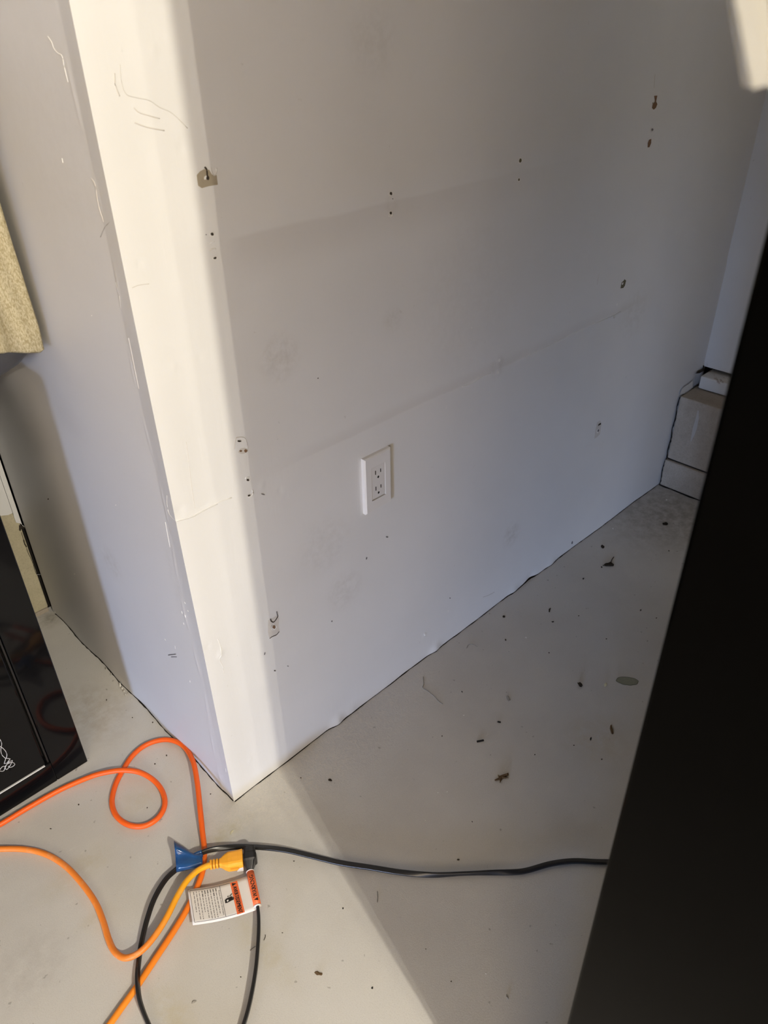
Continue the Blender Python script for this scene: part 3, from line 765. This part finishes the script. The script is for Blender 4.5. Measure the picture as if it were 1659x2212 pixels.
plug = loft('plug', [(0.30, .0062, .0062, 0), (0.36, .0075, .0072, 0), (0.46, .012, .0095, 0), (0.56, .0148, .0115, 0), (0.68, .0150, .0122, 0), (0.84, .0150, .0122, 0), (0.985, .0156, .0128, 0), (1.0, .0150, .0122, 0)], M_plug, yc)
for t0 in (0.02, 0.11, 0.20):
    loft('strain_relief', [(t0, .0060, .0060, 0), (t0 + 0.012, .0070, .0068, 0), (t0 + 0.055, .0072, .0070, 0), (t0 + 0.067, .0062, .0062, 0)], M_plug, plug)
loft('strain_core', [(0.0, .0054, .0054, 0), (0.32, .0058, .0058, 0)], M_plugd, plug)
q0 = pa + ax_ * (0.80 * Lp) + sd * 0.0153 - upv * 0.010
obj('white_print', [q0, q0 + ax_ * 0.19 * Lp + sd * 0.0004, q0 + ax_ * 0.19 * Lp + upv * 0.011 + sd * 0.0004, q0 + ax_ * 0.08 * Lp + upv * 0.009 + sd * 0.0002, q0 + ax_ * 0.02 * Lp + upv * 0.004], [(0, 1, 2, 3, 4)], M_tag, plug)
q1 = pa + ax_ * (0.62 * Lp) + sd * 0.0153 - upv * 0.0015
obj('panel_groove', [q1, q1 + ax_ * 0.26 * Lp + sd * 0.0002, q1 + ax_ * 0.26 * Lp + upv * 0.0045 + sd * 0.0002, q1 + upv * 0.0045], [(0, 1, 2, 3)], plain('plug recess', (0.80, 0.30, 0.02), 0.5, 0.3), plug)

# black cord: flat twin cable looping out of the bottom of the picture
bk = empty('power_cord'); tag(bk, 'black twin-wire power cord running across the floor to the cabinet', 'cord')
ra, sep = 0.0028, 0.0021
prof = []
for j in range(16):
    th = 2 * math.pi * j / 16
    u = math.cos(th); v = math.sin(th)
    prof.append((u * ra + sep * (1 if u > 0.01 else -1 if u < -0.01 else 0), v * ra * (1.0 if abs(u) > 0.2 else 0.72)))
b_pts = [(1460, 1866, .006), (1380, 1862, .006), (1297, 1862, .006), (1240, 1860, .006), (1190, 1866, .006), (1140, 1880, .006), (1110, 1884, .006), (1060, 1885, .006), (1000, 1887, .006), (935, 1890, .006), (870, 1885, .006), (800, 1874, .006),
         (735, 1864, .006), (680, 1851, .008), (620, 1837, .012), (570, 1831, .014), (520, 1829, .012), (478, 1832, .016), (444, 1839, .019), (415, 1853, .014), (385, 1875, .009), (358, 1900, .010), (334, 1940, .013), (318, 1985, .013),
         (307, 2030, .010), (301, 2065, .006), (297, 2105, .012), (298, 2135, .017), (303, 2165, .016), (318, 2205, .012), (345, 2260, .006), (400, 2310, .006), (460, 2310, .006), (505, 2262, .006), (528, 2208, .010), (543, 2150, .014), (553, 2090, .016),
         (558, 2030, .016), (559, 1990, .014), (557, 1962, .0125), (551, 1925, .012), (544, 1893, .014), (541, 1878, .015)]
b_path = catmull(P3(b_pts), 8)
def tw(f):
    return 1.5 * gauss(f, 0.19, 0.035) + 0.9 * math.sin(f * 9) * 0.25 + 1.35 * smooth(0.36, 0.44, np.array(f))
V, F = sweep(b_path, prof, twist=lambda f: float(tw(f)))
obj('cable', V, F, M_bcord, bk, True)
# connector: a flat block across the plug's face
ca = fl(539, 1833, 0.020); cb = fl(541.5, 1879, 0.0165)
ax2 = cb - ca; L2 = np.linalg.norm(ax2); ax2 /= L2
sd2 = np.cross(ax2, [0, 0, 1.0]); sd2 /= np.linalg.norm(sd2); up2 = np.cross(sd2, ax2)
def loft2(name, secs, mat, parent, n=24, pw_=5.0):
    V = []; F = []
    for (t, a, b, off) in secs:
        for j in range(n):
            th = 2 * math.pi * j / n; c, s = math.cos(th), math.sin(th)
            V.append(ca + ax2 * (t * L2) + sd2 * (a * math.copysign(abs(c) ** (2 / pw_), c) + off) + up2 * (b * math.copysign(abs(s) ** (2 / pw_), s)))
    for i in range(len(secs) - 1):
        for j in range(n): F.append((i * n + j, i * n + (j + 1) % n, (i + 1) * n + (j + 1) % n, (i + 1) * n + j))
    F.append(tuple(range(n - 1, -1, -1))); F.append(tuple((len(secs) - 1) * n + j for j in range(n)))
    return obj(name, V, F, mat, parent)
conn = loft2('connector', [(0.0, .0085, .0135, 0), (0.03, .0095, .0145, 0), (0.35, .0098, .0145, 0), (0.37, .0118, .0145, 0), (0.62, .0118, .0145, 0), (0.70, .0092, .0125, 0.001), (0.90, .0068, .0085, 0.001), (1.02, .0052, .006, 0.001)], M_blackpl, bk)
loft2('connector_rib', [(0.10, .0102, .0148, 0), (0.13, .0104, .0150, 0), (0.30, .0104, .0150, 0), (0.33, .0102, .0148, 0)], M_bcord, conn)
# blue tape flag folded over the cord
Lr = [(375.5, 1817, .034), (377, 1831, .040), (379, 1848, .028), (380.5, 1872, .022), (381, 1884, .012)]
Md = [(399, 1831, .024), (400, 1838, .030), (402, 1850, .026), (404, 1872, .023), (405, 1879, .013)]
M2 = [(417, 1843, .020), (419, 1847, .026), (420, 1854, .024), (421, 1868, .023), (422, 1876, .013)]
Rr = [(436, 1841, .021), (437, 1848, .0245), (437.5, 1855, .023), (437.5, 1864, .022), (435, 1869, .013)]
rows = [catmull(P3(c), 3) for c in (Lr, Md, M2, Rr)]
cols = [catmull([r[i] for r in rows], 4) for i in range(len(rows[0]))]
k = len(cols[0]); V = [p for c in cols for p in c]
F = [(i * k + j, i * k + j + 1, (i + 1) * k + j + 1, (i + 1) * k + j) for i in range(len(cols) - 1) for j in range(k - 1)]
fo = obj('tape_flag', V, F, M_tape, bk, True); fo['label'] = 'blue tape flag folded over the black cord'
sm = fo.modifiers.new('thickness', 'SOLIDIFY'); sm.thickness = 0.0006
wrap = catmull([fl(a, b, z) for a, b, z in ((437, 1843, .019), (425, 1848, .0185), (413, 1855, .018), (404, 1861, .017))], 4)
V, F = sweep(wrap, [(1.25 * u, 1.3 * v) for u, v in prof], twist=lambda f: 0.9)
obj('tape_wrap', V, F, M_tape, bk, True)

# warning tag with sleeve
tg = empty('warning_tag'); tag(tg, 'white paper warning tag with orange bands wrapped on the black cord', 'tag')
TC = {'tl': (405, 1921), 'tr': (533, 1892.5), 'bl': (416.5, 1998.5), 'br': (552.5, 1966)}
def tagp(u, v, lift=0.0):
    z = 0.0135 + 0.006 * (u - 0.55) ** 2 + 0.0015 * math.sin(3.1 * u) * (v - 0.5) + lift
    sag = -4.5 * math.sin(math.pi * u)
    px = (1 - v) * ((1 - u) * TC['tl'][0] + u * TC['tr'][0]) + v * ((1 - u) * TC['bl'][0] + u * TC['br'][0])
    py = (1 - v) * ((1 - u) * TC['tl'][1] + u * TC['tr'][1]) + v * ((1 - u) * TC['bl'][1] + u * TC['br'][1]) - sag
    return fl(px, py, z)
def tag_patch(name, u0, u1, v0, v1, lift, mat, parent, nu=12, nv=4, both=False):
    V = [tagp(u0 + (u1 - u0) * i / nu, v0 + (v1 - v0) * j / nv, lift) for j in range(nv + 1) for i in range(nu + 1)]
    F = [(j * (nu + 1) + i, j * (nu + 1) + i + 1, (j + 1) * (nu + 1) + i + 1, (j + 1) * (nu + 1) + i) for j in range(nv) for i in range(nu)]
    return obj(name, V, F, mat, parent, True)
card = tag_patch('card', 0, 1, 0, 1, 0, M_tag, tg, 24, 8)
sm = card.modifiers.new('thickness', 'SOLIDIFY'); sm.thickness = 0.0005; sm.offset = 1.0
LF = 0.0004
tag_patch('orange_band', 0.712, 0.832, 0.04, 0.955, LF, M_tagor, card)
def tag_line(u0, v0, u1, v1, w_=0.004):
    if abs(u1 - u0) > abs(v1 - v0): return tag_patch('printed_line', u0, u1, v0 - w_ * 1.6, v0 + w_ * 1.6, LF, M_ink, card, 12, 1)
    return tag_patch('printed_line', u0 - w_, u0 + w_, v0, v1, LF, M_ink, card, 1, 6)
tag_line(0.035, 0.045, 0.712, 0.045, .003); tag_line(0.035, 0.93, 0.712, 0.93, .003); tag_line(0.035, 0.045, 0.035, 0.93, .003); tag_line(0.535, 0.045, 0.535, 0.93, .003)
def text_mesh(s):
    cu = bpy.data.curves.new('t', 'FONT'); cu.body = s; cu.size = 1.0; cu.resolution_u = 2
    to = bpy.data.objects.new('t', cu); COL.objects.link(to)
    dg = bpy.context.evaluated_depsgraph_get(); ev = to.evaluated_get(dg); me = ev.to_mesh()
    V = [(v.co.x, v.co.y) for v in me.vertices]; F = [tuple(p.vertices) for p in me.polygons]
    ev.to_mesh_clear(); bpy.data.objects.remove(to); bpy.data.curves.remove(cu)
    a = np.array(V); a -= a.min(0); return a, F
def tag_text(s, u0, u1, v0, v1, bold=0.0):
    a, F = text_mesh(s); mx = a.max(0)
    V = [tagp(u0 + (u1 - u0) * y / mx[1], v0 + (v1 - v0) * x / mx[0], 2 * LF) for x, y in a]
    o = obj('lettering', V, F, M_ink, card)
    if bold:
        V2 = [tagp(u0 + (u1 - u0) * y / mx[1] , v0 + (v1 - v0) * x / mx[0] + bold, 2 * LF) for x, y in a]
        obj('lettering', V2, F, M_ink, card)
    return o
tag_text('AVERTISSEMENT', 0.74, 0.804, 0.165, 0.93, 0.010)
obj('warning_triangle', [tagp(0.738, 0.06, 2 * LF), tagp(0.738, 0.15, 2 * LF), tagp(0.81, 0.105, 2 * LF)], [(0, 1, 2)], M_ink, card)
tag_text('Risque de choc \u00e9lectrique', 0.495, 0.522, 0.16, 0.86)
# the small print, too fine to read in the photograph: rows of word-sized strokes
rw = random.Random(5)
for li in range(9):
    u = 0.455 - li * 0.046; v = 0.09; end = rw.uniform(0.60, 0.88)
    while v < end:
        L_ = rw.uniform(0.03, 0.11)
        tag_patch('small_print', u, u + (0.017 if v < 0.2 and li < 6 else 0.010), v, min(v + L_, 0.9), LF, M_fine, card, 1, 1); v += L_ + 0.022
# hand pictogram
HU = lambda u: u - 0.03
hand = [(0.60, 0.47), (0.62, 0.445), (0.65, 0.43), (0.72, 0.415), (0.735, 0.425), (0.715, 0.445), (0.745, 0.445), (0.75, 0.46), (0.72, 0.47), (0.755, 0.475), (0.755, 0.495), (0.72, 0.50), (0.745, 0.51), (0.74, 0.525), (0.70, 0.53), (0.66, 0.55), (0.62, 0.56), (0.60, 0.56)]
obj('hand_symbol', [tagp(HU(u), v, 2 * LF) for u, v in hand], [tuple(range(len(hand)))], M_ink, card)
obj('hand_symbol', [tagp(HU(u), v, 3 * LF) for u, v in ((0.63, 0.49), (0.655, 0.475), (0.66, 0.50), (0.645, 0.53), (0.63, 0.525))], [(0, 1, 2, 3, 4)], M_tag, card)
for seg in (((0.655, 0.40), (0.67, 0.37)), ((0.67, 0.37), (0.69, 0.395)), ((0.69, 0.395), (0.735, 0.335))):
    (u0, v0), (u1, v1) = seg
    obj('spark_symbol', [tagp(HU(u0) - .005, v0, 2 * LF), tagp(HU(u0) + .006, v0 + .012, 2 * LF), tagp(HU(u1) + .006, v1 + .012, 2 * LF), tagp(HU(u1) - .005, v1, 2 * LF)], [(0, 1, 2, 3)], M_ink, card)
# sleeve round the cord
s0 = fl(540.5, 1884, 0.0155); s1 = fl(556, 1957, 0.0125)
ds = s1 - s0; Ls = np.linalg.norm(ds); ds /= Ls
e1 = np.cross(ds, [0, 0, 1.0]); e1 /= np.linalg.norm(e1); e2 = np.cross(e1, ds)
RS = 0.0064
slv = obj('sleeve', *sweep([s0 + ds * Ls * t for t in (0, .25, .5, .75, 1.0)], circ(RS, 48)), M_tagor, tg, True)
for t in (-0.03, 1.0): obj('sleeve_edge', *sweep([s0 + ds * Ls * (t + q_) for q_ in (0, .03)], circ(RS + 0.0004, 20)), M_tag, slv, True)
view = CAM - (s0 + s1) / 2; view /= np.linalg.norm(view)
phi0 = math.atan2(view @ e2, view @ e1)
def on_sleeve(t, w_):
    """t along the sleeve from the connector, w_ metres round it (positive to the left of the picture)"""
    ph = phi0 - w_ / RS * SGN
    return s0 + ds * Ls * t + (RS + 0.0006) * (math.cos(ph) * e1 + math.sin(ph) * e2)
camright = RW[:, 0]
SGN = 1.0
if (on_sleeve(0.5, 0.003) - on_sleeve(0.5, 0)) @ camright > 0: SGN = -1.0
a, F = text_mesh('WARNING'); mx = a.max(0)
for dv in (0, 0.012):
    obj('lettering', [on_sleeve(0.79 + dv - 0.64 * x / mx[0], -0.0034 + 0.0066 * y / mx[1]) for x, y in a], F, M_ink, slv)
tv = []
for q_ in range(9):
    f_ = q_ / 8; hw = 0.045 * (1 - f_); tv += [on_sleeve(0.865 + hw, -0.0034 + 0.0066 * f_), on_sleeve(0.865 - hw, -0.0034 + 0.0066 * f_)]
obj('warning_triangle', tv, [(2 * q_, 2 * q_ + 1, 2 * q_ + 3, 2 * q_ + 2) for q_ in range(8)], M_ink, slv)

# ------------------------------------------------------------------ debris on the floor
def flake(name, px, py, rx, ry, rot, hgt, mat, label, cat, group=None, n=9, jit=0.3, pts=None):
    c = fl(px, py); mpp = np.linalg.norm(c - CAM) / FPX
    V = []; top = []
    P = ell(px, py, rx, ry, rot, n, jit)
    if pts: P = pts
    for a, b in P: V.append(fl(a, b, 0.0))
    for a, b in P: V.append(fl(px + (a - px) * 0.85, py + (b - py) * 0.85, hgt * random.uniform(0.5, 1.1)))
    V.append(fl(px, py, hgt)); k = len(P)
    F = [(i, (i + 1) % k, k + (i + 1) % k, k + i) for i in range(k)] + [(k + i, k + (i + 1) % k, 2 * k) for i in range(k)] + [tuple(range(k - 1, -1, -1))]
    return tag(obj(name, V, F, mat), label, cat, group)
flake('dry_leaf', 1083, 1678, 15, 8, -0.25, 0.004, M_leaf, 'crumpled brown dry leaf lying alone on the shaded floor', 'leaf', pts=[(1068, 1684), (1077, 1680), (1075, 1673), (1079, 1676), (1086, 1673), (1098, 1669), (1099, 1674), (1092, 1677), (1099, 1680), (1088, 1682), (1084, 1685), (1080, 1692), (1079, 1685), (1069, 1687)])
flake('leaf_scrap', 1321, 1577, 3.6, 10, -0.1, 0.003, M_leaf, 'thin upright brown leaf sliver near the black cabinet edge', 'leaf')
flake('leaf_scrap', 1316, 1219, 9, 5, 0.0, 0.004, M_dirt, 'dark leaf curl with a thin tail near the far curb', 'leaf', n=10)
tube('stem', [fl(a, b, 0.0015) for a, b in ((1302, 1221), (1310, 1220.5), (1318, 1218), (1322, 1208), (1326, 1203))], 0.0009, M_dirt, bpy.data.objects['leaf_scrap.001'], 6)
flake('dirt_clump', 1302, 1181, 4.5, 4, -0.5, 0.003, M_dirt, 'small dark dirt clump above the dark leaf curl', 'dirt')
flake('dirt_clump', 1437, 1131, 6.5, 3.5, 0.1, 0.003, M_dirt, 'dark dirt clump nearest the far block curb', 'dirt')
flake('dirt_clump', 1253, 1479, 7.5, 4, 0.8, 0.004, M_dirt, 'dark brown oblong clump left of the pale triangular chip', 'dirt')
flake('paint_chip', 1308, 1479, 4, 5, 0.3, 0.002, M_pale, 'pale yellowish triangular chip beside the oval glue spot', 'chip', n=4, jit=0.1)
c0 = fl(1030, 1602, .0012); c1 = fl(1045, 1599, .0012)
tag(obj('wire_scrap', *sweep([c0, (c0 + c1) / 2, c1], [(-.0016, -.0011), (.0016, -.0011), (.0016, .0011), (-.0016, .0011)]), M_black), 'short straight black bar scrap on the shaded floor', 'scrap')
gp = ell(1355, 1471, 24, 8.5, 0.12, 20, 0.05)
tag(obj('glue_spot', [fl(a, b, 0.0006) for a, b in gp] + [fl(a, b, 0.0) for a, b in gp], [tuple(range(20))] + [(i, (i + 1) % 20, 20 + (i + 1) % 20, 20 + i) for i in range(20)], M_glue), 'oval grey-green dried glue spot on the floor by the cabinet', 'glue spot')
tube('rim', catmull([fl(a, b, 0.0006) for a, b in gp + gp[:1]], 3), 0.0006, M_gluer, bpy.data.objects['glue_spot'], 6)
flake('grit', 1098, 1509, 4, 6.5, -0.4, 0.002, M_grey, 'grey oblong chip on the floor in front of the wall', 'chip')
flake('wire_scrap', 1078, 1559.5, 4.5, 2, 0.1, 0.002, M_black, 'tiny curved black scrap above the straight black bar', 'scrap')
flake('grit', 998, 1494, 2.2, 1.3, 0.9, 0.001, M_black, 'tiny slanted black speck right of the thin fibre', 'speck')
flake('grit', 1089, 1332, 3, 3, 0.4, 0.002, M_dirt, 'tiny dark speck close under the wall foot', 'speck')
flake('leaf_scrap', 1187, 1318, 2, 5.5, 0.2, 0.002, M_dirt, 'small dark upright sliver on the floor, middle distance', 'leaf')
flake('grit', 1194, 1343, 3, 1.2, -0.2, 0.001, M_black, 'tiny flat black speck below the dark upright sliver', 'speck')
flake('grit', 1276, 1596, 1.6, 4, 0.1, 0.0015, M_black, 'tiny black seed-like speck left of the leaf sliver', 'speck')
flake('grit', 713, 1685, 4, 2.6, 0.4, 0.002, M_dirt, 'dark speck on the floor near the wall corner', 'speck')
flake('paint_chip', 500, 1797, 3.2, 6.5, 0.6, 0.002, M_pale, 'pale yellow sliver on the floor in front of the wall corner', 'chip', n=6)
flake('leaf_scrap', 688, 2103, 8, 4.5, 0.2, 0.002, M_leaf, 'small tan leaf scrap on the bright floor', 'leaf', n=10)
flake('grit', 419, 2164, 6, 3.2, -0.5, 0.002, M_grey, 'grey-brown crumb inside the black cord loop', 'crumb')
flake('grit', 741, 1962, 1.8, 2.2, 0, 0.001, M_black, 'tiny black dot on the bright floor beside the shadow edge', 'speck')
flake('grit', 804, 2134, 2.2, 3, 0.3, 0.001, M_black, 'tiny dark dot low on the bright floor', 'speck')
flake('grit', 990, 1857, 3, 1.8, 0, 0.0015, M_dirt, 'tiny dark speck just above the black cord', 'speck')
flake('paint_chip', 1096, 2154, 2, 6, -0.3, 0.002, M_grey, 'small curled grey sliver on the shaded floor, bottom', 'chip')
for px, py, r in ((1136, 1377, 2.0), (1324, 1142, 1.6), (1440, 1080, 2.0), (1050, 2103, 1.6), (1002, 1545, 1.8), (946, 1712, 1.4), (966, 1710, 1.2), (919, 1772, 1.2)):
    flake('white_speck', px, py, r, r * 0.9, 0, 0.0015, M_flake, 'pinhead white paint speck on the shaded floor, one of several', 'speck', 'white specks on the floor', n=6)
for px, py in ((1250, 1330), (1384, 1318), (1418, 1335), (1092, 1182 + 200), (1310, 1380), (1260, 1250), (1186, 1410), (1445, 1190), (1300, 1640), (1240, 1610), (955, 1590), (1155, 1630),
               (650, 1680), (635, 1860), (920, 2050), (975, 2120), (1020, 1775), (1300, 1225)):
    flake('dark_speck', px, py, random.uniform(1.2, 2.4), random.uniform(1.0, 1.8), random.uniform(0, 3), 0.001, M_dirt, 'pinhead dark grit speck, one of many sprinkled over the floor', 'speck', 'dark specks on the floor', n=6)
for px, py in ((330, 1560), (352, 1600), (360, 1632), (300, 1500), (286, 1550), (335, 1650), (230, 1512), (110, 1640 + 150), (170, 1738), (318, 1745), (455, 1715), (430, 1760), (520, 2110), (610, 2015)):
    flake('dark_speck', px, py, random.uniform(1.2, 2.6), random.uniform(1.0, 1.8), random.uniform(0, 3), 0.001, M_dirt, 'pinhead dark grit speck, one of many sprinkled over the floor', 'speck', 'dark specks on the floor', n=6)
def hair(pts, label, mat=None, r=0.0006):
    return tag(tube('fibre', catmull([fl(a, b, 0.0008) for a, b in pts], 6), r, mat or M_grey, None, 6), label, 'fibre')
hair([(914, 1462), (915, 1478), (913, 1486), (925, 1494), (938, 1505), (948, 1516), (956, 1521)], 'thin bent grey fibre on the floor by the wall foot', None, 0.0008)
hair([(1008, 1400), (1012, 1393), (1022, 1392), (1031, 1397)], 'short curved grey hair on the floor under the wall')
hair([(815, 1925), (816, 1938), (815, 1949)], 'short straight dark hair below the black cord', M_dirt, 0.0004)
hair([(540, 2053), (546, 2048), (552, 2044)], 'fine slanted hair left of the black cord loop side', M_dirt, 0.0004)
hair([(570, 2031), (573, 2024), (573, 2019)], 'fine upright hair right of the black cord loop side', M_dirt, 0.0005)
